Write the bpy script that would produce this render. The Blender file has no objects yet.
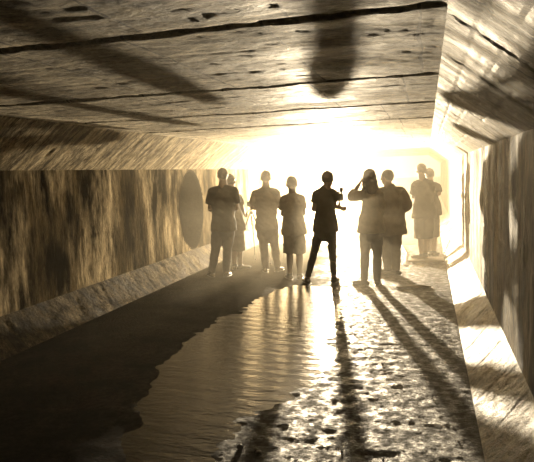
import bpy, bmesh, math, random
from mathutils import Vector, Matrix, noise
random.seed(7)
S = bpy.context.scene
C = S.collection
V = Vector
PI = math.pi

# ------------------------------------------------------------------ helpers
def link(name, bm, m, parent=None, smooth=True):
    me = bpy.data.meshes.new(name)
    bm.to_mesh(me); bm.free()
    if smooth:
        for p in me.polygons: p.use_smooth = True
    o = bpy.data.objects.new(name, me); C.objects.link(o)
    if m: me.materials.append(m)
    if parent: o.parent = parent
    return o

def tag(o, label, cat, group=None, kind=None):
    if label: o['label'] = label
    if cat: o['category'] = cat
    if group: o['group'] = group
    if kind: o['kind'] = kind
    return o

def thing(name, label, cat, loc, rz=0, group=None):
    o = bpy.data.objects.new(name, None); C.objects.link(o)
    o.empty_display_size = .1
    o.location = loc; o.rotation_euler = (0, 0, rz)
    return tag(o, label, cat, group)

def N(x, y, z, s=1.0): return noise.noise(V((x*s, y*s, z*s)))
def FB(x, y, z, s=1.0, o=4): return noise.fractal(V((x*s, y*s, z*s)), 1.0, 2.0, o)

def tube(bm, pts, rad, lat=V((1, 0, 0)), n=14, flat=(False, False)):
    pts = [V(p) for p in pts]
    rad = [(r, r) if not isinstance(r, tuple) else r for r in rad]
    P, Rr, T = [], [], []
    k = len(pts)
    for i in range(k):
        t = (pts[min(i+1, k-1)] - pts[max(i-1, 0)]).normalized()
        if i == 0 and not flat[0]:
            for q in (80, 55, 28):
                a = math.radians(q); r = (rad[0][0]+rad[0][1])/2
                P.append(pts[0] - t*r*math.sin(a)); Rr.append((rad[0][0]*math.cos(a), rad[0][1]*math.cos(a))); T.append(t)
        P.append(pts[i]); Rr.append(rad[i]); T.append(t)
        if i == k-1 and not flat[1]:
            for q in (28, 55, 80):
                a = math.radians(q); r = (rad[i][0]+rad[i][1])/2
                P.append(pts[i] + t*r*math.sin(a)); Rr.append((rad[i][0]*math.cos(a), rad[i][1]*math.cos(a))); T.append(t)
    rings = []
    for p, r, t in zip(P, Rr, T):
        a = lat - t*lat.dot(t)
        if a.length < .15:
            l2 = V((0, 1, 0)); a = l2 - t*l2.dot(t)
        a.normalize(); b = t.cross(a)
        rings.append([bm.verts.new(p + a*r[0]*math.cos(2*PI*j/n) + b*r[1]*math.sin(2*PI*j/n)) for j in range(n)])
    for A, B in zip(rings, rings[1:]):
        for j in range(n):
            bm.faces.new((A[j], A[(j+1) % n], B[(j+1) % n], B[j]))
    bm.faces.new(rings[0][::-1]); bm.faces.new(rings[-1])

def ball(bm, c, r, rot=None, seg=20):
    m = Matrix.Translation(V(c)) @ (rot or Matrix()) @ Matrix.Diagonal((r[0], r[1], r[2], 1))
    bmesh.ops.create_uvsphere(bm, u_segments=seg, v_segments=seg//2+2, radius=1, matrix=m)

def box(bm, c, s, rot=None, bev=.004):
    m = Matrix.Translation(V(c)) @ (rot or Matrix()) @ Matrix.Diagonal((s[0], s[1], s[2], 1))
    r = bmesh.ops.create_cube(bm, size=1, matrix=m)
    if bev:
        es = list({e for v in r['verts'] for e in v.link_edges})
        bmesh.ops.bevel(bm, geom=es, offset=bev, segments=2, affect='EDGES', profile=.6)

def fuse(name, bm, m, parent, vox=.01, it=3, wrinkle=0, wscale=6):
    """overlapping closed shapes -> one continuous smooth surface"""
    o = link('tmp', bm, None)
    r = o.modifiers.new('r', 'REMESH'); r.mode = 'VOXEL'; r.voxel_size = vox
    s = o.modifiers.new('s', 'SMOOTH'); s.factor = .5; s.iterations = it
    dg = bpy.context.evaluated_depsgraph_get()
    me = bpy.data.meshes.new_from_object(o.evaluated_get(dg))
    old = o.data
    bpy.data.objects.remove(o); bpy.data.meshes.remove(old)
    if wrinkle:
        sd = random.random()*50
        nn = [v.normal.copy() for v in me.vertices]
        for v, n_ in zip(me.vertices, nn):
            c = v.co
            w = FB(c.x+sd, c.y, c.z*1.6 + .5*c.x, wscale, 3)
            v.co = c + n_*wrinkle*w
    for p in me.polygons: p.use_smooth = True
    me.name = name; me.materials.clear(); me.materials.append(m)
    q = bpy.data.objects.new(name, me); C.objects.link(q)
    if parent: q.parent = parent
    return q

# ------------------------------------------------------------------ materials
def mat(name):
    m = bpy.data.materials.new(name); m.use_nodes = True
    nt = m.node_tree; b = nt.nodes['Principled BSDF']
    return m, nt, b

def nd(nt, t, **k):
    n = nt.nodes.new(t)
    for a, v in k.items():
        if a in n.inputs: n.inputs[a].default_value = v
        else: setattr(n, a, v)
    return n

def ramp(nt, fac, stops):
    r = nt.nodes.new('ShaderNodeValToRGB')
    e = r.color_ramp.elements
    e[0].position, e[0].color = stops[0][0], (*stops[0][1], 1)
    e[1].position, e[1].color = stops[-1][0], (*stops[-1][1], 1)
    for p, c in stops[1:-1]:
        q = e.new(p); q.color = (*c, 1)
    nt.links.new(fac, r.inputs[0]); return r.outputs[0]

def concrete(name, dark, light, stretch=(1, 1, 1), scale=2.0, rough=(.5, .8), bump=.5, bscale=14, bstretch=(1, 1, 1), spec=.4, speck=22.0, stain=None, stain_scale=1.2):
    m, nt, b = mat(name); L = nt.links.new
    tc = nd(nt, 'ShaderNodeTexCoord')
    mp = nd(nt, 'ShaderNodeMapping'); mp.inputs['Scale'].default_value = stretch; L(tc.outputs['Object'], mp.inputs[0])
    n1 = nd(nt, 'ShaderNodeTexNoise', Scale=scale, Detail=8, Roughness=.68); L(mp.outputs[0], n1.inputs['Vector'])
    col = ramp(nt, n1.outputs[0], [(.40, dark), (.60, light)])
    n2 = nd(nt, 'ShaderNodeTexNoise', Scale=stain_scale, Detail=6, Roughness=.6); L(mp.outputs[0], n2.inputs['Vector'])
    st = ramp(nt, n2.outputs[0], [(.42, stain or (.45, .43, .4)), (.58, (1, 1, 1))])
    mx = nd(nt, 'ShaderNodeMixRGB', blend_type='MULTIPLY'); mx.inputs[0].default_value = 1
    L(col, mx.inputs[1]); L(st, mx.inputs[2])
    n4 = nd(nt, 'ShaderNodeTexNoise', Scale=speck, Detail=5, Roughness=.75); L(mp.outputs[0], n4.inputs['Vector'])
    sp = ramp(nt, n4.outputs[0], [(.38, (.42, .41, .38)), (.52, (1, 1, 1)), (.68, (1.5, 1.5, 1.45))])
    mx2 = nd(nt, 'ShaderNodeMixRGB', blend_type='MULTIPLY'); mx2.inputs[0].default_value = 1
    L(mx.outputs[0], mx2.inputs[1]); L(sp, mx2.inputs[2]); L(mx2.outputs[0], b.inputs['Base Color'])
    rr = nd(nt, 'ShaderNodeMapRange'); rr.inputs[1].default_value = .35; rr.inputs[2].default_value = .65
    rr.inputs[3].default_value = rough[0]; rr.inputs[4].default_value = rough[1]
    L(n2.outputs[0], rr.inputs[0]); L(rr.outputs[0], b.inputs['Roughness'])
    mp2 = nd(nt, 'ShaderNodeMapping'); mp2.inputs['Scale'].default_value = bstretch; L(tc.outputs['Object'], mp2.inputs[0])
    n3 = nd(nt, 'ShaderNodeTexNoise', Scale=bscale, Detail=9, Roughness=.7); L(mp2.outputs[0], n3.inputs['Vector'])
    bp = nd(nt, 'ShaderNodeBump', Strength=bump, Distance=.05); L(n3.outputs[0], bp.inputs['Height']); L(bp.outputs[0], b.inputs['Normal'])
    b.inputs['Specular IOR Level'].default_value = spec
    return m

def lines(m, kind):
    # thin dark shutter-board joints left in the concrete
    nt = m.node_tree; L = nt.links.new; b = nt.nodes['Principled BSDF']
    def mth(op, a, c=None, d=None):
        n = nd(nt, 'ShaderNodeMath', operation=op)
        for i, q in enumerate((a, c, d)):
            if q is None: continue
            if isinstance(q, (int, float)): n.inputs[i].default_value = q
            else: L(q, n.inputs[i])
        return n.outputs[0]
    tc = nd(nt, 'ShaderNodeTexCoord'); sx = nd(nt, 'ShaderNodeSeparateXYZ'); L(tc.outputs['Object'], sx.inputs[0])
    nz = nd(nt, 'ShaderNodeTexNoise', Scale=3.0, Detail=6); L(tc.outputs['Object'], nz.inputs['Vector'])
    X, Y = sx.outputs['X'], sx.outputs['Y']
    wob = mth('MULTIPLY', nz.outputs[0], .05)
    if kind == 'ceiling':
        pan = mth('FLOOR', mth('DIVIDE', mth('SUBTRACT', Y, 2.35), 1.65))
        c = mth('ADD', mth('ADD', X, wob), mth('MULTIPLY', mth('SINE', mth('MULTIPLY', pan, 2.7)), .3)); per = .31
    else:
        c = mth('ADD', Y, wob); per = .27
    d = mth('PINGPONG', c, per)
    w_ = mth('MULTIPLY_ADD', nz.outputs[0], .022, -.003)
    lt = mth('LESS_THAN', d, w_)
    src = b.inputs['Base Color'].links[0].from_socket
    mx = nd(nt, 'ShaderNodeMixRGB', blend_type='MULTIPLY'); L(mth('MULTIPLY', lt, .8), mx.inputs[0]); L(src, mx.inputs[1]); mx.inputs[2].default_value = (.12, .1, .08, 1)
    L(mx.outputs[0], b.inputs['Base Color'])

def plain(name, col, rough=.7, metal=0, bump=0, bs=60, spec=.3, var=.25):
    m, nt, b = mat(name); L = nt.links.new
    tc = nd(nt, 'ShaderNodeTexCoord')
    n = nd(nt, 'ShaderNodeTexNoise', Scale=9.0, Detail=4); L(tc.outputs['Object'], n.inputs['Vector'])
    L(ramp(nt, n.outputs[0], [(.3, tuple(c*(1-var) for c in col)), (.7, tuple(c*(1+var) for c in col))]), b.inputs['Base Color'])
    b.inputs['Roughness'].default_value = rough; b.inputs['Metallic'].default_value = metal
    b.inputs['Specular IOR Level'].default_value = spec
    if bump:
        n2 = nd(nt, 'ShaderNodeTexNoise', Scale=bs, Detail=5); L(tc.outputs['Object'], n2.inputs['Vector'])
        bp = nd(nt, 'ShaderNodeBump', Strength=bump, Distance=.01); L(n2.outputs[0], bp.inputs['Height']); L(bp.outputs[0], b.inputs['Normal'])
    return m

M = {}
M['ceil'] = concrete('ceiling_concrete', (.26, .22, .15), (.70, .61, .45), stretch=(1, 2.2, 1), scale=3.5, bump=1, bscale=13, bstretch=(1, 2, 1), stain=(.55, .53, .48), stain_scale=1.0)
M['haunch'] = concrete('haunch_concrete', (.20, .17, .11), (.52, .45, .32), stretch=(1.2, 4, 1.2), scale=3.2, bump=.8, bscale=9, bstretch=(1, 3.5, 1), stain=(.5, .47, .4))
M['haunch_dark'] = concrete('dark_haunch_concrete', (.10, .08, .05), (.50, .42, .28), stretch=(1.2, 4, 1.2), scale=3.2, bump=.8, bscale=9, bstretch=(1, 3.5, 1), stain=(.5, .47, .4), rough=(.7, .9), spec=.03); lines(M['haunch_dark'], 'haunch')  # left haunch: darker colour mix than the right one
lines(M['ceil'], 'ceiling'); lines(M['haunch'], 'haunch')
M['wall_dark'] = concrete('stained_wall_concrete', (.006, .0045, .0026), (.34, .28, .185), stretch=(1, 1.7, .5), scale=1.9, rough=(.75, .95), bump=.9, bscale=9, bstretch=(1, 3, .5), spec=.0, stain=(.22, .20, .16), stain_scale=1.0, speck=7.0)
M['wall'] = concrete('wall_concrete', (.07, .057, .037), (.52, .44, .30), stretch=(1, 2.2, .38), scale=2.1, rough=(.5, .8), bump=.8, bscale=9, bstretch=(1, 3, .5), spec=.3, stain=(.3, .28, .25), stain_scale=1.3)
M['curb'] = concrete('curb_concrete', (.16, .13, .085), (.44, .37, .25), stretch=(1.5, 1, 1.5), scale=3, rough=(.25, .6), bump=.8, bscale=11, spec=.55, stain=(.45, .42, .36))
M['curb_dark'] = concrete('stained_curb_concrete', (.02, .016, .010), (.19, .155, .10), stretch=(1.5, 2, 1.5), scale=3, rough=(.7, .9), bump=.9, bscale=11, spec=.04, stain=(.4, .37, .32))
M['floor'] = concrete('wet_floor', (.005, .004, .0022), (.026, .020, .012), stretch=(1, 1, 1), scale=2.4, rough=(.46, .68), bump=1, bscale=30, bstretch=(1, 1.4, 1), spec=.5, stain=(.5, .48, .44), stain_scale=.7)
def wetness(m):
    # the left half of the floor is dry and dull, the right half wet
    nt = m.node_tree; L = nt.links.new; b = nt.nodes['Principled BSDF']
    tc = nd(nt, 'ShaderNodeTexCoord'); sx = nd(nt, 'ShaderNodeSeparateXYZ'); L(tc.outputs['Object'], sx.inputs[0])
    n = nd(nt, 'ShaderNodeTexNoise', Scale=1.6, Detail=5); L(tc.outputs['Object'], n.inputs['Vector'])
    a = nd(nt, 'ShaderNodeMath', operation='MULTIPLY_ADD'); L(n.outputs[0], a.inputs[0]); a.inputs[1].default_value = 1.6; L(sx.outputs['X'], a.inputs[2])
    mr = nd(nt, 'ShaderNodeMapRange'); L(a.outputs[0], mr.inputs[0]); mr.inputs[1].default_value = -1.3; mr.inputs[2].default_value = -.3
    mr.inputs[3].default_value = 0; mr.inputs[4].default_value = .13
    L(mr.outputs[0], b.inputs['Specular IOR Level'])
    n9 = nd(nt, 'ShaderNodeTexNoise', Scale=10.0, Detail=8, Roughness=.72); L(tc.outputs['Object'], n9.inputs['Vector'])
    m9 = nd(nt, 'ShaderNodeMapRange'); L(n9.outputs[0], m9.inputs[0])
    for i_, v_ in zip((1, 2, 3, 4), (.40, .60, .30, .80)): m9.inputs[i_].default_value = v_
    old = m9.outputs[0]
    m2 = nd(nt, 'ShaderNodeMapRange'); L(a.outputs[0], m2.inputs[0]); m2.inputs[1].default_value = -1.3; m2.inputs[2].default_value = -.3
    m2.inputs[3].default_value = .5; m2.inputs[4].default_value = 0
    ad = nd(nt, 'ShaderNodeMath', operation='ADD'); L(old, ad.inputs[0]); L(m2.outputs[0], ad.inputs[1]); L(ad.outputs[0], b.inputs['Roughness'])
wetness(M['floor'])
M['water'], nt, b = mat('puddle_water')
b.inputs['Base Color'].default_value = (.035, .029, .020, 1); b.inputs['Roughness'].default_value = .13; b.inputs['IOR'].default_value = 1.33
b.inputs['Specular IOR Level'].default_value = .6
_tc = nd(nt, 'ShaderNodeTexCoord'); _mp = nd(nt, 'ShaderNodeMapping'); _mp.inputs['Scale'].default_value = (1, 3, 1)
nt.links.new(_tc.outputs['Object'], _mp.inputs[0])
_n = nd(nt, 'ShaderNodeTexNoise', Scale=9.0, Detail=4); nt.links.new(_mp.outputs[0], _n.inputs['Vector'])
_b = nd(nt, 'ShaderNodeBump', Strength=.35, Distance=.02); nt.links.new(_n.outputs[0], _b.inputs['Height']); nt.links.new(_b.outputs[0], b.inputs['Normal'])
M['skin'] = plain('skin', (.15, .095, .06), .7, var=.1)
M['hair'] = plain('dark_hair', (.03, .022, .015), .5, bump=.6, bs=90)
M['fab_dark'] = plain('dark_cotton', (.035, .032, .028), .9, bump=.3, bs=120)
M['fab_mid'] = plain('brown_cotton', (.10, .085, .06), .9, bump=.3, bs=120)
M['fab_light'] = plain('faded_cotton', (.20, .17, .12), .9, bump=.3, bs=120)
M['denim'] = plain('dark_denim', (.04, .042, .05), .9, bump=.4, bs=150)
M['shoe'] = plain('shoe_rubber', (.03, .027, .022), .6)
M['black'] = plain('black_plastic', (.02, .02, .02), .4, spec=.5)
M['metal'] = plain('grey_metal', (.22, .21, .2), .35, metal=.8)
M['stone'] = plain('wet_stone', (.06, .05, .035), .3, bump=.5, bs=30, spec=.6)
M['wood'] = plain('wet_wood', (.07, .05, .03), .5, bump=.4, bs=30)
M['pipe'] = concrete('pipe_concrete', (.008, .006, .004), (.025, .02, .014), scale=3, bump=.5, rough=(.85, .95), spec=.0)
M['eye'] = plain('eye_white', (.6, .58, .55), .2, var=.02)

# ------------------------------------------------------------------ tunnel shell
YB, YE = -5.0, 29.0
def yrows(fine0, fine1, fine, coarse):
    ys = []; y = YB
    while y < YE - 1e-6:
        ys.append(y); y += fine if fine0 <= y < fine1 else coarse
    ys.append(YE); return ys

def strip(name, p0, p1, nu, ys, disp, m, skip=None, base=None):
    """longitudinal concrete surface from profile point p0 to p1 (x, z); disp(u,y,x,z) pushes it into the room"""
    bm = bmesh.new()
    d = V((p1[0]-p0[0], 0, p1[1]-p0[1])); L = d.length; d.normalize()
    nrm = d.cross(V((0, 1, 0))); mid = V((-1.9, 0, 1.1)) - V((p0[0], 0, p0[1]))
    if nrm.dot(mid) < 0: nrm = -nrm
    rows = []
    for y in ys:
        row = []
        for i in range(nu+1):
            u = i/nu
            x = p0[0]+(p1[0]-p0[0])*u; z = p0[1]+(p1[1]-p0[1])*u
            k = min(1, min(u, 1-u)*L/.04)
            p = V((x, y, z)) + nrm*disp(u*L, y, x, z)*k
            row.append(bm.verts.new(p))
        rows.append(row)
    for a, b_, y0, y1 in zip(rows, rows[1:], ys, ys[1:]):
        for i in range(nu):
            if skip and skip((y0+y1)/2, (a[i].co.z+a[i+1].co.z)/2): continue
            bm.faces.new((a[i], a[i+1], b_[i+1], b_[i]))
    o = link(name, bm, m); o['kind'] = 'structure'
    bmesh_n = bmesh.new(); bmesh_n.from_mesh(o.data)
    bmesh_n.normal_update()
    bmesh_n.to_mesh(o.data); bmesh_n.free()
    return o

def groove(d, w, depth): return -depth*max(0, 1-abs(d)/w) if abs(d) < w else 0
JY = [2.35 + 1.65*k for k in range(-4, 17)]
def ceil_d(u, y, x, z):
    h = .010*FB(x, y, z, 1.4) + .005*FB(x, y*2, z, 9, 3)
    for k, j in enumerate(JY):
        if abs(y-j) < .25:
            jj = j + .02*N(x*3, k*7, 0) + .012*N(x*14, k*7, 3)
            w = .030 + .022*N(x*5, k, 9)
            h += groove(y-jj, max(.014, w), .045)
            if 0 < y-jj < .2: h += .006*(1-(y-jj)/.2)
    pan = math.floor((y-2.35)/1.65)
    for q in (.48, 1.05):
        h += groove((y-2.35) % 1.65 - q - .02*N(x*2, pan, 0), .02, .004)
    return h
def haunch_d(u, y, x, z):
    h = .006*FB(x, y, z, 2.2) + .003*FB(x*4, y, z*4, 8, 3)
    pan = round(y/.82)
    h += groove(y - pan*.82 - .02*N(0, u*4, pan) - .15*u, .018, .018)
    for q in (.13, .27, .41): h += groove(u - q - .01*N(y*1.5, q, 0), .010, .006)
    return h
def wall_d(u, y, x, z):
    h = .012*FB(x, y*1.2, z, 1.3) + .006*FB(x, y*3, z*.8, 5, 3)
    pan = round((y-.4)/1.25)
    h += groove(y - .4 - pan*1.25 - .02*N(z*4, pan, 1), .014, .007)
    h += .012*N(0, y*4.5, z*.5)
    h += groove(z - 1.03 - .015*N(y, 0, 0), .022, .012)
    return h
def curb_d(u, y, x, z):
    h = .012*FB(x, y, z, 2.4) + .008*FB(x, y, z, 9, 3)
    pan = round(y/.62)
    h += groove(y - pan*.62 - .35*u - .02*N(u*5, pan, 0), .02, .012)
    return h

PX = dict(FL=(-3.96, 0), LB=(-4.28, .32), LT=(-4.28, 1.83), CL=(-3.68, 2.30), CR=(.08, 2.30), RT=(.61, 1.91), RB=(.61, .30), FR=(.31, 0))
PY, PZ, PA, PB = 10.36, 1.07, .56, .72      # mouth of the side pipe in the left wall
def skip(y, z): return ((y-PY)/PA)**2 + ((z-PZ)/PB)**2 < 1.06
strip('ceiling', PX['CL'], PX['CR'], 170, yrows(1.5, 8, .022, .12), ceil_d, M['ceil'])
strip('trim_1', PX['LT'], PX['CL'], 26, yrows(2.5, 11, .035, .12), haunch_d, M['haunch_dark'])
strip('trim_2', PX['CR'], PX['RT'], 30, yrows(1.0, 11, .025, .12), haunch_d, M['haunch'])
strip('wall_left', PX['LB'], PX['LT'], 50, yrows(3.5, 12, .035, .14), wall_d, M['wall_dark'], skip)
strip('wall_right', PX['RB'], PX['RT'], 50, yrows(1.0, 12, .03, .14), wall_d, M['wall'])
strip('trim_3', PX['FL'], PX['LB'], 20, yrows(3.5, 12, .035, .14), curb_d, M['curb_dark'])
strip('trim_4', PX['FR'], PX['RB'], 24, yrows(1.0, 12, .02, .14), curb_d, M['curb'])

# floor with a shallow basin for the puddle
PUD = [(-1.75, 2.7), (-2.25, 4.2), (-2.45, 5.2), (-2.55, 6.2), (-2.35, 7.1), (-2.3, 8.3), (-1.95, 9.0), (-1.3, 8.6), (-1.0, 7.2), (-.85, 6.0), (-.74, 5.2), (-.82, 4.6), (-1.05, 4.1), (-1.2, 3.6), (-1.15, 2.7)]
def in_poly(x, y):
    best = 9; ins = False
    for (x0, y0), (x1, y1) in zip(PUD, PUD[1:]+PUD[:1]):
        dx, dy = x1-x0, y1-y0; t = max(0, min(1, ((x-x0)*dx+(y-y0)*dy)/(dx*dx+dy*dy)))
        best = min(best, math.hypot(x-x0-dx*t, y-y0-dy*t))
        if (y0 > y) != (y1 > y) and x < x0+(y-y0)*dx/dy: ins = not ins
    return best if ins else -best
def floor_d(u, y, x, z):
    rightness = max(0, min(1, (x+1.9)/.9))
    h = .006*FB(x, y, 0, 1.1) + (.002+.0022*rightness)*FB(x, y*1.3, 2, 8, 5) + .005*rightness*max(0, N(x, y*1.4, 5, 24)-.1)
    if 1.5 < y < 10:
        d = in_poly(x, y) + .12*FB(x, y, 4, 3, 3)
        t_ = max(0, min(1, d/.7+.42)); h -= .030*t_*t_*(3-2*t_)
    if y > 13: h -= .02*min(1, (y-13)/1.2)
    return h
strip('floor', PX['FL'], PX['FR'], 190, yrows(2.2, 10, .024, .12), floor_d, M['floor'])

# unseen wall added behind the camera to keep sky light out
bm = bmesh.new()
order = ['FL', 'LB', 'LT', 'CL', 'CR', 'RT', 'RB', 'FR']
a = [bm.verts.new((PX[k][0], YB, PX[k][1])) for k in order]; b2 = [bm.verts.new((PX[k][0], YB-.2, PX[k][1])) for k in order]
bm.faces.new(a); bm.faces.new(b2[::-1])
for i in range(8): bm.faces.new((a[i], b2[i], b2[(i+1) % 8], a[(i+1) % 8]))
o = link('back_light_block', bm, M['wall'], smooth=False); o['kind'] = 'structure'
# ground outside the far mouth
bm = bmesh.new()
g = [[bm.verts.new((-30+3*i, YE+2*j**1.3-.02, -.06+.25*N(i, j, 0)*min(1, j/5))) for i in range(21)] for j in range(20)]
for r0, r1 in zip(g, g[1:]):
    for i in range(20): bm.faces.new((r0[i], r0[i+1], r1[i+1], r1[i]))
o = link('ground', bm, M['curb']); o['kind'] = 'structure'

# water
def water(name, x0, x1, y0, y1, nx, ny, z, amp, label):
    bm = bmesh.new(); rows = []
    for j in range(ny+1):
        y = y0+(y1-y0)*j/ny; row = []
        for i in range(nx+1):
            x = x0+(x1-x0)*i/nx
            ph = 2*PI*(y*5.5 + .9*x + .8*N(x*1.1, y*1.0, 3))
            e = min(1, max(0, .55+1.3*N(x*1.2, y*.9, 8)))
            row.append(bm.verts.new((x, y, z + amp*e*(math.sin(ph)*.7 + .5*N(x*9, y*16, 1)))))
        rows.append(row)
    for r0, r1 in zip(rows, rows[1:]):
        for i in range(nx): bm.faces.new((r0[i], r0[i+1], r1[i+1], r1[i]))
    r = bmesh.ops.extrude_face_region(bm, geom=bm.faces[:])
    vs = [v for v in r['geom'] if isinstance(v, bmesh.types.BMVert)]
    # keep it a shallow body of water rather than a sheet
    for v in vs: v.co.z = z-.02
    bmesh.ops.recalc_face_normals(bm, faces=bm.faces[:])
    o = link(name, bm, M['water']); tag(o, label, 'puddle', kind='stuff'); return o
water('puddle', -2.9, -.5, 2.2, 9.3, 130, 420, -.016, .0022, 'shallow rippled puddle along the middle of the tunnel floor')
water('puddle', -3.9, .28, 13.6, 28.8, 60, 160, -.012, .001, 'sheet of standing water on the far floor beyond the people')

# side pipe
pr = thing('drain_pipe', 'dark oval drain pipe opening in the left wall behind the group', 'pipe', (-4.28, PY, PZ-PB))
def ell(bm, secs, n=48):
    rr = []
    for x, s in secs:
        rr.append([bm.verts.new((x, (PA+s)*math.cos(2*PI*k/n), PB+(PB+s)*math.sin(2*PI*k/n))) for k in range(n)])
    for A, B in zip(rr, rr[1:]):
        for k in range(n): bm.faces.new((A[k], B[k], B[(k+1) % n], A[(k+1) % n]))
    return rr
bm = bmesh.new(); rr = ell(bm, [(-.05, .035), (.004, .032), (.008, .025), (.008, .006), (.004, 0), (-.05, -.005)]); 
link('rim', bm, M['pipe'], pr)
bm = bmesh.new(); rr = ell(bm, [(-.04, .0), (-.3, .0), (-.8, .0), (-1.6, 0), (-2.4, 0)]); bm.faces.new(rr[-1])
for v in bm.verts: v.co += V((0, .012, .012))*N(v.co.x*4, v.co.y*4, v.co.z*4)
link('bore', bm, M['pipe'], pr)

# ------------------------------------------------------------------ people
def lerp(a, b, t): return a+(b-a)*t

def hand(bm, wr, dirv, side, curl=.5, lat=V((1, 0, 0))):
    """palm, four fingers and a thumb growing from the wrist along dirv; side = direction of the thumb"""
    d = dirv.normalized(); s = (side - d*side.dot(d)).normalized(); n = d.cross(s)
    tube(bm, [wr - d*.02, wr + d*.03, wr + d*.075], [(.028, .020), (.040, .017), (.042, .014)], s, 12)
    L = [.066, .078, .072, .055]
    for i in range(4):
        b0 = wr + d*.075 + s*(.033-.022*i)
        ang = .25+curl
        d1 = (d*math.cos(ang*.6) + n*math.sin(ang*.6)); d2 = (d*math.cos(ang*1.6) + n*math.sin(ang*1.6))
        p1 = b0 + d1*L[i]*.5; p2 = p1 + d2*L[i]*.5
        tube(bm, [b0 - d*.015, b0, p1, p2], [.0095, .0095, .0088, .0075], s, 8)
    t0 = wr + d*.02 + s*.028
    d1 = (s*.8 + d*.7 + n*.3).normalized(); d2 = (s*.25 + d*.9 + n*.5).normalized()
    tube(bm, [t0, t0+d1*.04, t0+d1*.04+d2*.03], [.013, .011, .009], s, 8)

def person(label, loc, s, J, face=0, hface=None, top='fab_dark', bottom='denim', legs='long', loose=1.0, hair='short', legr=1.0, sleeve=.55, build=1.0, coat=0.0, shoes=(None, None), bulk=1.0):
    """J: joints as (sideways, height) in units of s metres and depth in metres; body facing angle 'face' about z (0 = down the tunnel)"""
    X, Y = loc[0], loc[1]
    root = thing('person', label, 'person', loc, math.atan2(-X, Y), 'people standing in the tunnel')
    P = {k: V(((v[0]+v[1]*.035)*s, v[2] if len(v) > 2 else 0, (v[1]-(1.6 if k[:2] == 'sh' else 0))*s)) for k, v in J.items() if k[:3] != 'toe'}
    P.update({k: V(v) for k, v in J.items() if k[:3] == 'toe'})
    F = Matrix.Rotation(face, 3, 'Z'); lat = F @ V((1, 0, 0)); fw = F @ V((0, 1, 0))
    HF = Matrix.Rotation(face if hface is None else hface, 3, 'Z'); hl = HF @ V((1, 0, 0)); hf = HF @ V((0, 1, 0))
    k = build
    hips = (P['hipL']+P['hipR'])/2; sh = (P['shL']+P['shR'])/2; hd = P['hd']; nk = V((sh.x, sh.y, sh.z))
    shw = abs((P['shR']-P['shL']).length)/2; hw = max(.10, (P['hipR']-P['hipL']).length/2)
    r4 = HF.to_4x4()
    # ---- body: one continuous surface
    bm = bmesh.new()
    ball(bm, hd + V((0, 0, .012)), (.081, .100, .106), r4, 24)
    ball(bm, hd + hf*.022 - V((0, 0, .055)), (.062, .072, .066), r4)
    ball(bm, hd + hf*.072 - V((0, 0, .092)), (.022, .018, .016), r4, 12)
    tube(bm, [hd + hf*.096 + V((0, 0, .012)), hd + hf*.116 - V((0, 0, .03))], [.009, .015], hl, 8)
    tube(bm, [hd + hf*.086 - hl*.022 - V((0, 0, .062)), hd + hf*.092 - V((0, 0, .060)), hd + hf*.086 + hl*.022 - V((0, 0, .062))], [.007, .009, .007], V((0, 0, 1)), 8)
    tube(bm, [hd + hf*.082 - hl*.045 + V((0, 0, .022)), hd + hf*.091 + V((0, 0, .018)), hd + hf*.082 + hl*.045 + V((0, 0, .022))], [.008, .010, .008], V((0, 0, 1)), 8)
    for q in (-1, 1): ball(bm, hd + hl*q*.084 - V((0, 0, .01)) - hf*.005, (.011, .020, .032), r4, 12)
    tube(bm, [hd - V((0, 0, .06)), lerp(hd - V((0, 0, .08)), nk, .55), nk - V((0, 0, .03))], [(.060, .062), (.066*k, .066*k), (.10*k, .08*k)], hl)
    for a in 'LR': tube(bm, [lerp(hd - V((0, 0, .1)), nk, .45), lerp(nk, P['sh'+a], .45) + V((0, 0, .045)), P['sh'+a] + V((0, 0, .015))], [.045, .050*k, .050*k], fw)
    ch = lerp(sh, hips, .32); wa = lerp(sh, hips, .66)
    tor = [sh - V((0, 0, .0)), lerp(sh, hips, .15), ch, wa, hips + V((0, 0, .04)), hips - V((0, 0, .06))]
    tr = [(shw*.62, .075*k), (shw*.95, .105*k), (shw*.92*k**.5, .118*k), (hw*1.16+.02*k, .10*k), (hw*1.2+.045, .115*k), (hw+.05, .10*k)]
    tube(bm, tor, tr, lat, 22)
    ends = {}
    for a in 'LR':
        S0, E0, H0 = P['sh'+a], P['el'+a], P['ha'+a]
        tube(bm, [lerp(S0, sh, .3), S0, lerp(S0, E0, .45), E0], [.058*k, .060*k, .049*k, .040*k], fw)
        fd = (H0-E0).normalized()
        tube(bm, [E0, lerp(E0, H0, .3), lerp(E0, H0, .95)], [.041*k, .040*k, .027], fw)
        th = V((0, 0, 1)) if abs(fd.z) < .8 else -fw*(-1)
        hand(bm, lerp(E0, H0, .95), fd, th + lat*(.4 if a == 'L' else -.4), .75 if abs(fd.z) < .8 else .35)
        Hh, K, A = P['hip'+a], P['kn'+a], P['an'+a]
        tube(bm, [Hh - V((0, 0, .0)), lerp(Hh, K, .35), lerp(Hh, K, .8), K, lerp(K, A, .3), lerp(K, A, .75), A],
             [.085*legr, .082*legr, .060*legr, .055*legr, .056*legr, .042*legr, .038], lat)
        toe = P['toe'+a].normalized() if 'toe'+a in P else fw
        sole = V((A.x, A.y, A.z - .075))
        tube(bm, [A, sole - toe*.03 + V((0, 0, .03)), sole + toe*.08 + V((0, 0, .022)), sole + toe*.16 + V((0, 0, .016))], [.038, .040, .034, .024], toe.cross(V((0, 0, 1))), 12)
        ends[a] = (A, toe, sole)
    fuse('body', bm, M['skin'], root, .0085, 3)
    for q in (-1, 1):
        bm = bmesh.new(); ball(bm, hd + hf*.087 + hl*q*.031 + V((0, 0, .002)), (.013, .012, .011), r4, 12)
        link('eye', bm, M['eye'], root)
    # ---- shirt
    e = .016*loose; bm = bmesh.new()
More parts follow.
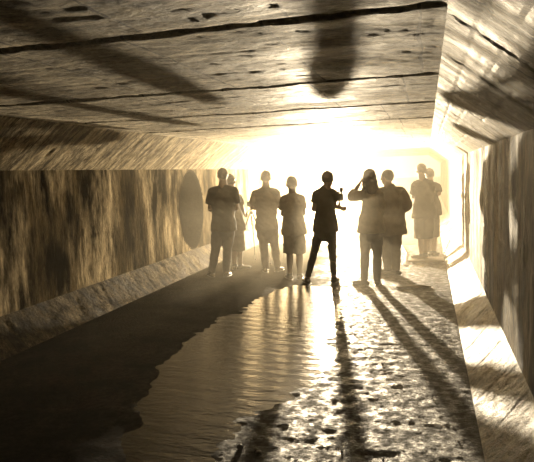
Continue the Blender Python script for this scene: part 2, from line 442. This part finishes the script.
    low = hips - V((0, 0, .05 + coat))
    pts = [sh + V((0, 0, .07)), sh + V((0, 0, .03)), lerp(sh, hips, .13), ch, wa, hips + V((0, 0, .03)), low]
    rr = [(.078*k, .070*k), (shw*.62+e*.4, .088*k), (shw*.98+e*.6, .112*k+e), (shw*.95*k**.5+e*1.3, .124*k+e), (max(hw*1.25+.02, shw*.80)+e*1.8, .118*k+e), (max(hw*1.2+.05, shw*.82)+e*1.8, .130*k+e), (max(hw*1.2+.05, shw*.82)+e*2.0+coat*.12, .135*k+e)]
    rr = [(a_*bulk, b_*bulk) for a_, b_ in rr]
    tube(bm, pts, rr, lat, 24, (False, True))
    for a in 'LR': tube(bm, [sh + V((0, 0, .055)) + lat*(.04 if a == 'R' else -.04), lerp(sh, P['sh'+a], .5) + V((0, 0, .040)), P['sh'+a] + V((0, 0, .008))], [.052*k, .058*k, .060*k+e*.5], fw)
    for a in 'LR':
        S0, E0, H0 = P['sh'+a], P['el'+a], P['ha'+a]
        if sleeve <= 1:
            tube(bm, [lerp(S0, sh, .35), S0, lerp(S0, E0, sleeve)], [.066*k, .070*k+e*.5, .062*k+e], fw, 16, (False, True))
        else:
            tube(bm, [lerp(S0, sh, .35), S0, lerp(S0, E0, .5), E0], [.066*k, .070*k+e*.5, .060*k+e, .050*k+e], fw, 16)
            tube(bm, [E0, lerp(E0, H0, sleeve-1)], [.050*k+e, .042*k+e*.7], fw, 16, (False, True))
    fuse('jacket' if coat > .12 or sleeve > 1 else 'shirt', bm, M[top], root, .012, 3, .010, 7)
    # ---- trousers / shorts
    bm = bmesh.new()
    tube(bm, [hips + V((0, 0, .08)), hips, hips - V((0, 0, .07))], [(hw*1.15+.045, .118*k), (hw*1.15+.055, .128*k), (hw+.06, .118*k)], lat, 20)
    for a in 'LR':
        Hh, K, A = P['hip'+a], P['kn'+a], P['an'+a]
        if legs == 'long':
            tube(bm, [Hh, lerp(Hh, K, .4), K, lerp(K, A, .4), A + V((0, 0, .0))], [.094*legr, .092*legr, .068*legr, .066*legr, .056*legr], lat, 16, (False, True))
        elif legs == 'tight':
            tube(bm, [Hh, lerp(Hh, K, .4), K, lerp(K, A, .35), A + V((0, 0, .03))], [.090*legr, .086*legr, .062*legr, .061*legr, .046*legr], lat, 16, (False, True))
        else:
            tube(bm, [Hh, lerp(Hh, K, .5), lerp(Hh, K, legs)], [.098*legr, .105*legr, .108*legr], lat, 18, (False, True))
    fuse('trousers' if isinstance(legs, str) else 'shorts', bm, M[bottom], root, .012, 3, .010, 6)
    # ---- shoes
    for a in 'LR':
        A, toe, sole = ends[a]; bm = bmesh.new(); w = toe.cross(V((0, 0, 1)))
        z0 = sole.z
        tube(bm, [sole - toe*.055 + V((0, 0, .036)), sole + V((0, 0, .040)), sole + toe*.09 + V((0, 0, .034)), sole + toe*.165 + V((0, 0, .028)), sole + toe*.195 + V((0, 0, .024))],
             [(.040, .034), (.044, .040), (.049, .034), (.044, .026), (.026, .020)], w, 16)
        tube(bm, [A + V((0, 0, .02)), A - V((0, 0, .04))], [.046, .048], toe, 14, (True, False))
        for v in bm.verts: v.co.z = max(v.co.z, z0 - .0)
        o = fuse('shoe', bm, M['shoe'], root, .008, 2)
        bm = bmesh.new()
        tube(bm, [sole - toe*.06 + V((0, 0, .006)), sole + toe*.02 + V((0, 0, .006)), sole + toe*.10 + V((0, 0, .006)), sole + toe*.19 + V((0, 0, .006))], [(.038, .007), (.042, .007), (.050, .007), (.036, .007)], w, 16)
        link('sole', bm, M['black'], o)
    # ---- hair
    bm = bmesh.new()
    ball(bm, hd - hf*.012 + V((0, 0, .028)), (.090, .101, .104), r4, 28)
    if hair == 'long':
        tube(bm, [hd + V((0, 0, .03)) - hf*.03, hd - hf*.05 - V((0, 0, .08)), hd - hf*.06 + hl*.02 - V((0, 0, .19)), hd - hf*.07 + hl*.03 - V((0, 0, .27))], [(.088, .075), (.105, .07), (.105, .055), (.06, .035)], hl, 20)
        for q in (-1, 1): tube(bm, [hd + hl*q*.06 + V((0, 0, .03)), hd + hl*q*.085 - V((0, 0, .07)), hd + hl*q*.10 - V((0, 0, .18))], [.035, .035, .022], hl, 10)
    elif hair == 'cap':
        tube(bm, [hd + hf*.06 + V((0, 0, .055)), hd + hf*.15 + V((0, 0, .045))], [(.065, .010), (.045, .006)], hl, 14)
    # carve the face free
    for v in bm.verts:
        r = v.co - hd
        if hair != 'long':
            lim = -.035 if r.dot(hf) > -.01 else -.035 - .05*min(1, (-.01-r.dot(hf))/.05)
            if r.z < lim: v.co.z = hd.z + lim + .15*(r.z-lim)
        if r.dot(hf) > .045 and r.z < .045 and hair != 'cap': v.co -= hf*(r.dot(hf)-.045)
    fuse('cap' if hair == 'cap' else 'hair', bm, M['fab_dark' if hair == 'cap' else 'hair'], root, .010, 2, .008 if hair != 'cap' else .002, 18)
    return root, P

def rel(bx, by, d): return {k: ((v[0]-bx), (by-v[1]), *(v[2:])) for k, v in d.items()}

AH = 4.6   # ankle height in units, set per person through the joint list
# the nine people, joints read off as silhouettes (sideways, height, depth)
P1 = rel(217, 277, dict(hd=(223.5, 174.4), shL=(213.5, 189.5), shR=(234, 189.5), elL=(211, 207, .02), elR=(237, 207, .04), haL=(218, 214, .26), haR=(230, 213, .26), hipL=(218.5, 227), hipR=(229.5, 227), knL=(215.5, 250, .03), knR=(227.5, 250, .02), anL=(211.5, 272.2, .02), anR=(226.5, 272.4, -.02)))
def setoe(P, L, R, s): P['toeL'] = (L[0], L[1], 0); P['toeR'] = (R[0], R[1], 0); return P

person('heavy-set person in a dark t-shirt, leftmost of the group, seen from behind', (-3.42, 9.24, 0), .0165, setoe(P1, (-.25, 1), (.35, 1), .0165), top='fab_dark', bottom='denim', legr=1.12, build=1.22, loose=1.6, sleeve=.72)
P2 = rel(240, 270, dict(hd=(231.5, 181.5), shL=(225, 196), shR=(238.5, 196), elL=(225, 211, .1), elR=(242.5, 208, .08), haL=(236, 214, .34), haR=(245, 215.5, .34), hipL=(231.5, 227), hipR=(239, 227), knL=(234, 248, .03), knR=(240, 248.5, .05), anL=(235, 264.8, 0), anR=(240.8, 265.5, .04)))
person('person in knee-length shorts half hidden behind the heavy-set one, leaning to the tripod', (-3.25, 9.96, 0), .0179, setoe(P2, (.1, 1), (.9, .5), .0179), face=-.35, top='fab_mid', bottom='fab_mid', legs=1.1, legr=.95, build=1.0, loose=1.2, sleeve=.7)
P3 = rel(270, 272, dict(hd=(265.6, 177), shL=(255.5, 191), shR=(275.5, 191), elL=(253, 206, .05), elR=(278, 205.5, .05), haL=(262, 209, .28), haR=(269, 208, .28), hipL=(261.5, 226), hipR=(272, 226), knL=(264, 248, .03), knR=(275, 248, .03), anL=(265.5, 267.5, 0), anR=(277.5, 267.3, 0)))
person('tall person in baggy trousers with arms folded, standing right of the tripod', (-2.64, 9.78, 0), .0171, setoe(P3, (-.1, 1), (.5, .9), .0171), top='fab_mid', bottom='fab_mid', legr=1.08, build=1.08, loose=1.2, sleeve=.8)
P4 = rel(294, 279, dict(hd=(291.6, 183.5), shL=(284, 197), shR=(301, 197), elL=(283, 213, .03), elR=(303.5, 213, .03), haL=(289, 219, .26), haR=(298, 219, .26), hipL=(289, 231), hipR=(299, 231), knL=(290, 254, .02), knR=(299.5, 255, .02), anL=(290, 274.2, 0), anR=(299.8, 274.4, -.03)))
person('short person in wide knee-length shorts, between the arms-folded one and the camera holder', (-2.08, 9.15, 0), .0159, setoe(P4, (-.3, 1), (.15, 1), .0159), top='fab_light', bottom='fab_light', legs=.92, legr=1.0, build=.92, loose=1.2, sleeve=.7)
P5 = rel(321, 283, dict(hd=(327, 179), shL=(316.5, 192), shR=(332.5, 191.5), elL=(313.5, 208, .02), elR=(334, 206, .04), haL=(324, 211, .28), haR=(340, 208.5, .16), hipL=(320, 228), hipR=(330.5, 228), knL=(313.5, 254, .03), knR=(332.8, 254, .02), anL=(307.8, 278.2, 0), anR=(334.2, 278.2, 0)))
person('slim person in tight trousers with legs apart, holding a camera at the right side', (-1.59, 8.85, 0), .0152, setoe(P5, (-.35, 1), (.3, 1), .0152), hface=-.3, top='fab_dark', bottom='fab_dark', legs='tight', legr=.92, build=.98, loose=.9, sleeve=.6)
P6 = rel(370, 285, dict(hd=(367, 177.5), shL=(361.5, 193), shR=(376.5, 192), elL=(349.5, 196.5, .16), elR=(379.5, 207, .02), haL=(357.5, 184, .20), haR=(379, 221, .12), hipL=(364.5, 229), hipR=(375.5, 229), knL=(364.5, 255, .03), knR=(376.5, 255, .02), anL=(363.8, 280, 0), anR=(377, 280, 0)))
person('long-haired person raising one hand to the face, right of the camera holder', (-.83, 8.75, 0), .0148, setoe(P6, (-.8, .5), (.1, 1), .0148), face=.25, hface=.6, top='fab_light', bottom='denim', hair='long', legr=1.0, build=.95, loose=1.3, sleeve=1.5)
P7 = rel(391, 275, dict(hd=(385.5, 177.5), shL=(379.5, 191), shR=(398, 191), elL=(379, 207, .12), elR=(404, 205, .02), haL=(384, 214, .30), haR=(396, 213, .24), hipL=(384.5, 225), hipR=(394.5, 225), knL=(386, 249, .06), knR=(395.5, 249, 0), anL=(388, 269.8, .12), anR=(396.0, 270.2, -.02)))
person('broad person in a loose cape-like jacket turned left, behind the long-haired one', (-.58, 9.62, 0), .0161, setoe(P7, (-1, .1), (-1, .15), .0161), face=.7, hface=1.0, top='fab_mid', bottom='fab_mid', legs='long', legr=1.2, build=1.15, loose=3.2, sleeve=1.6, coat=.10, bulk=1.05)
P8 = rel(426, 261, dict(hd=(420.6, 170.5), shL=(415.5, 183.5), shR=(430, 183.5), elL=(413.5, 197, .08), elR=(430, 198, .1), haL=(420, 200, .30), haR=(425, 202, .32), hipL=(420.5, 213), hipR=(428.5, 213), knL=(421.5, 237, .03), knR=(427.5, 237, .03), anL=(423, 256.6, -.02), anR=(427.0, 256.6, .06)))
person('person in long wide shorts standing on the low board by the right wall', (-.06, 11.06, .057), .0177, setoe(P8, (-.8, .4), (-.2, 1), .0183), face=.2, top='fab_dark', bottom='fab_dark', legs=1.12, legr=1.15, build=1.02, loose=1.6, sleeve=.8, coat=.06)
P9 = rel(433, 258, dict(hd=(428.5, 174.5), shL=(424, 186.5), shR=(436, 185), elL=(423, 199, .1), elR=(438.3, 194, -.05), haL=(430, 200, .28), haR=(431, 188, .24), hipL=(427.5, 213), hipR=(434, 213), knL=(430, 236, .02), knR=(434.5, 236, .03), anL=(431, 253.8, 0), anR=(435.3, 253.8, 0)))
person('rightmost person with a raised elbow, tucked close behind the one on the board', (.075, 11.8, 0), .0188, setoe(P9, (.1, 1), (.4, 1), .0183), face=-.1, top='fab_dark', bottom='fab_dark', legs=1.1, legr=1.05, build=.98, loose=1.4, sleeve=.8)

# ------------------------------------------------------------------ gear
def camera_body(label, loc, rz, big=1.0, grip=False):
    t = thing('camera', label, 'camera', loc, rz)
    bm = bmesh.new(); box(bm, (0, 0, .05*big), (.15*big, .08*big, .10*big), bev=.008); box(bm, (0, .0, .11*big), (.06*big, .06*big, .03*big), bev=.006); link('camera_body', bm, M['black'], t)
    bm = bmesh.new(); tube(bm, [(0, .03, .05*big), (0, .09*big, .05*big), (0, .10*big, .05*big), (0, .17*big, .05*big)], [.034*big, .034*big, .042*big, .044*big], n=20, flat=(True, True)); link('lens', bm, M['black'], t)
    bm = bmesh.new(); box(bm, (.05*big, 0, .15*big), (.05*big, .04*big, .06*big), bev=.006); tube(bm, [(.05*big, 0, .09*big), (.05*big, 0, .13*big)], [.012, .012], n=10); link('flash', bm, M['black'], t)
    if grip:
        bm = bmesh.new(); tube(bm, [(.02, .0, .0), (.02, 0, -.10)], [.016, .018], n=12)
        box(bm, (.02, 0, -.005), (.12, .05, .012), bev=.003); link('handle', bm, M['black'], t)
    return t
def sight(x, y): return math.atan2(-x, y)
# held camera: beside the fifth person
rz = sight(-1.59, 8.85)
c = Matrix.Rotation(rz, 3, 'Z') @ V((19.6*.0152, .20, 0)) + V((-1.59, 8.85, 0))
camera_body('dark camera with flash and lower handle, held by the slim person', (c.x, c.y, 1.25), rz-.05, 1.1, True)

TX, TY, TH = -3.23, 10.75, 1.0
t = thing('tripod', 'thin-legged black camera tripod beside the shorts wearer on the left', 'tripod', (TX, TY, 0))
for i, a in enumerate((-.35, 1.75, 3.9)):
    bm = bmesh.new(); d = V((math.cos(a), math.sin(a), 0))
    tube(bm, [d*.03+V((0, 0, TH-.03)), d*.22+V((0, 0, TH*.52))], [.014, .013], n=10)
    tube(bm, [d*.21+V((0, 0, TH*.54)), d*.40+V((0, 0, .03))], [.009, .008], n=10)
    lg = link('leg', bm, M['metal'], t)
    bm = bmesh.new(); ball(bm, d*.405+V((0, 0, .016)), (.016, .016, .016), seg=10); link('foot', bm, M['black'], lg)
bm = bmesh.new(); tube(bm, [(0, 0, TH-.25), (0, 0, TH+.04)], [.013, .013], n=12); link('centre_column', bm, M['metal'], t)
bm = bmesh.new(); tube(bm, [(0, 0, TH-.05), (0, 0, TH)], [.035, .035], n=16, flat=(True, True)); ball(bm, (0, 0, TH+.05), (.03, .03, .035), seg=14); box(bm, (0, 0, TH+.085), (.06, .09, .014)); link('pan_head', bm, M['black'], t)
bm = bmesh.new(); tube(bm, [(0, 0, TH+.06), (-.05, -.2, TH-.03)], [.007, .010], n=8); link('pan_handle', bm, M['black'], t)
camera_body('dark video camera mounted on top of the tripod', (TX, TY, TH+.093), .1, .95)

# lamp behind the group
LX, LY, LZ = -2.62, 15.9, .66
t = thing('floodlight', 'glaring round floodlight on a low stand behind the camera holder', 'lamp', (LX, LY, 0))
lm, nt, b = mat('lamp_lens'); b.inputs['Emission Color'].default_value = (1, .86, .62, 1); b.inputs['Emission Strength'].default_value = 60; b.inputs['Base Color'].default_value = (.8, .8, .8, 1)
bm = bmesh.new(); tube(bm, [(0, -.02, LZ), (0, -.035, LZ)], [.15, .15], n=32, flat=(True, True)); link('lens', bm, lm, t)
bm = bmesh.new(); tube(bm, [(0, -.035, LZ), (0, .02, LZ), (0, .12, LZ), (0, .2, LZ)], [.175, .165, .12, .06], n=32, flat=(True, True))
for f_ in [f for f in bm.faces if len(f.verts) > 4 and f.calc_center_median().y < 0]: bm.faces.remove(f_)
link('housing', bm, M['black'], t)
bm = bmesh.new()
for q in (-1, 1): tube(bm, [(q*.19, .06, LZ), (q*.19, .06, LZ-.22), (0, .06, LZ-.24)], [.010, .010, .010], n=8)
link('yoke', bm, M['metal'], t)
bm = bmesh.new(); tube(bm, [(0, .06, .2), (0, .06, LZ-.23)], [.016, .013], n=12); link('stand_pole', bm, M['metal'], t)
for k in range(3):
    a = 1.57+k*2*PI/3; bm = bmesh.new(); tube(bm, [(0, .06, .32), (.42*math.cos(a), .06+.42*math.sin(a), .012)], [.011, .011], n=8); link('leg', bm, M['metal'], t)

# low board, cables, debris, stones
t = thing('platform', 'low flat board on the floor under the two rightmost people', 'platform', (-.03, 11.08, 0), 0)
bm = bmesh.new(); box(bm, (0, 0, .04), (.62, .50, .03), bev=.006); link('deck', bm, M['wood'], t)
for q in (-1, 1):
    bm = bmesh.new(); box(bm, (q*.22, 0, .013), (.06, .46, .03), bev=.003); link('batten', bm, M['wood'], t)
def cable(pts, label):
    bm = bmesh.new(); P = []
    for a_, b_ in zip(pts, pts[1:]):
        for i in range(8): P.append(lerp(V(a_), V(b_), i/8)+V((.02*N(i*.4, a_[1], 0), 0, 0)))
    P.append(V(pts[-1])); tube(bm, P, [.011]*len(P), n=8)
    tag(link('cable', bm, M['black']), label, 'cable')
cable([(-.56, 13.3, .015), (-.42, 12.1, .015), (-.40, 10.9, .015), (-.42, 10.6, .015)], 'black cable lying on the floor left of the low board')
cable([(.45, 13.0, .175), (.33, 12.1, .05), (.30, 11.75, .03), (.295, 11.4, .03)], 'black cable running down the kerb right of the low board')
bm = bmesh.new(); tube(bm, [(-.22, -.06, .012), (-.05, .0, .018), (.12, .02, .02), (.24, .06, .01)], [(.02, .012), (.05, .018), (.06, .02), (.02, .01)], V((0, 1, 0)), 12)
for v in bm.verts: v.co += V((.01, .01, .006))*N(v.co.x*30, v.co.y*30, 0)
o = link('debris', bm, M['wood']); o.location = (-.21, 8.6, 0); tag(o, 'dark flat scrap of debris on the wet floor in front of the right people', 'debris')

def stone(label, x, y, r, group=None, src=None):
    if src is None:
        bm = bmesh.new(); bmesh.ops.create_icosphere(bm, subdivisions=3, radius=1)
        sd = random.random()*90
        for v in bm.verts:
            v.co *= 1+.35*N(v.co.x+sd, v.co.y, v.co.z, 1.3); v.co.z *= .7
        o = link('stone', bm, M['stone'])
    else:
        o = src.copy(); C.objects.link(o)
    o.location = (x, y, r*.45+floor_d(0, y, x, 0)); o.scale = (r, r*random.uniform(.8, 1.2), r); o.rotation_euler.z = random.random()*6
    tag(o, label, 'stone', group); return o
s0 = stone('wet dark stone at the near edge of the puddle, left of its neighbour', -1.146, 3.377, .022)
s1 = stone('dark pebble beside the puddle edge, nearer the camera and right of its twin', -1.01, 3.32, .019)
srcs = [s0, s1]
for i in range(16):
    x = random.uniform(-1.2, .2); y = random.uniform(3.3, 6.8)
    if in_poly(x, y) > -.03: continue
    stone('tiny wet pebble scattered on the rough floor right of the puddle', x, y, random.uniform(.005, .009), 'small pebbles on the wet floor', srcs[i % 2])

# ------------------------------------------------------------------ haze, lights, world, camera
def mist(y0, y1, dens, label):
    bm = bmesh.new(); box(bm, (-1.83, (y0+y1)/2, 1.14), (4.86, y1-y0, 2.26), bev=0)
    hz = link('haze', bm, None, smooth=False); tag(hz, label, 'haze', kind='stuff')
    m = bpy.data.materials.new('mist'); m.use_nodes = True; nt = m.node_tree
    for n in list(nt.nodes):
        if n.type == 'BSDF_PRINCIPLED': nt.nodes.remove(n)
    vs = nd(nt, 'ShaderNodeVolumeScatter', Density=dens, Anisotropy=.6); vs.inputs['Color'].default_value = (1, .91, .72, 1)
    nt.links.new(vs.outputs[0], nt.nodes['Material Output'].inputs['Volume'])
    hz.data.materials.append(m)
mist(-4.5, 7.0, .005, 'thin warm mist in the near half of the tunnel')
mist(7.0, 28.9, .023, 'thicker glowing mist around and behind the group')

def light(name, kind, loc, energy, col, **k):
    l = bpy.data.lights.new(name, kind); l.energy = energy; l.color = col
    for a_, v_ in k.items(): setattr(l, a_, v_)
    o = bpy.data.objects.new(name, l); o.location = loc; C.objects.link(o); return o
light('floodlight_bulb', 'POINT', (LX, LY-.16, LZ), 9500, (1, .80, .52), shadow_soft_size=.07)

w = bpy.data.worlds.new('sky'); S.world = w; w.use_nodes = True
bg = w.node_tree.nodes['Background']; bg.inputs[0].default_value = (1, .88, .66, 1); bg.inputs[1].default_value = .45

cam = bpy.data.cameras.new('camera'); co = bpy.data.objects.new('camera', cam); C.objects.link(co)
cam.sensor_fit = 'HORIZONTAL'; cam.sensor_width = 36; cam.lens = 36*591/534; cam.clip_start = .02
co.location = (0, 0, 1.7)
co.matrix_world = Matrix.Translation((0, 0, 1.7)) @ Matrix.Rotation(math.radians(15.27), 4, 'Z') @ Matrix.Rotation(math.radians(90-5.545), 4, 'X') @ Matrix.Rotation(math.radians(-2.0), 4, 'Z')
S.camera = co
S.cycles.volume_bounces = 2
S.view_settings.view_transform = 'Standard'; S.view_settings.look = 'None'; S.view_settings.gamma = 1
S.view_settings.use_curve_mapping = False; S.view_settings.exposure = .25
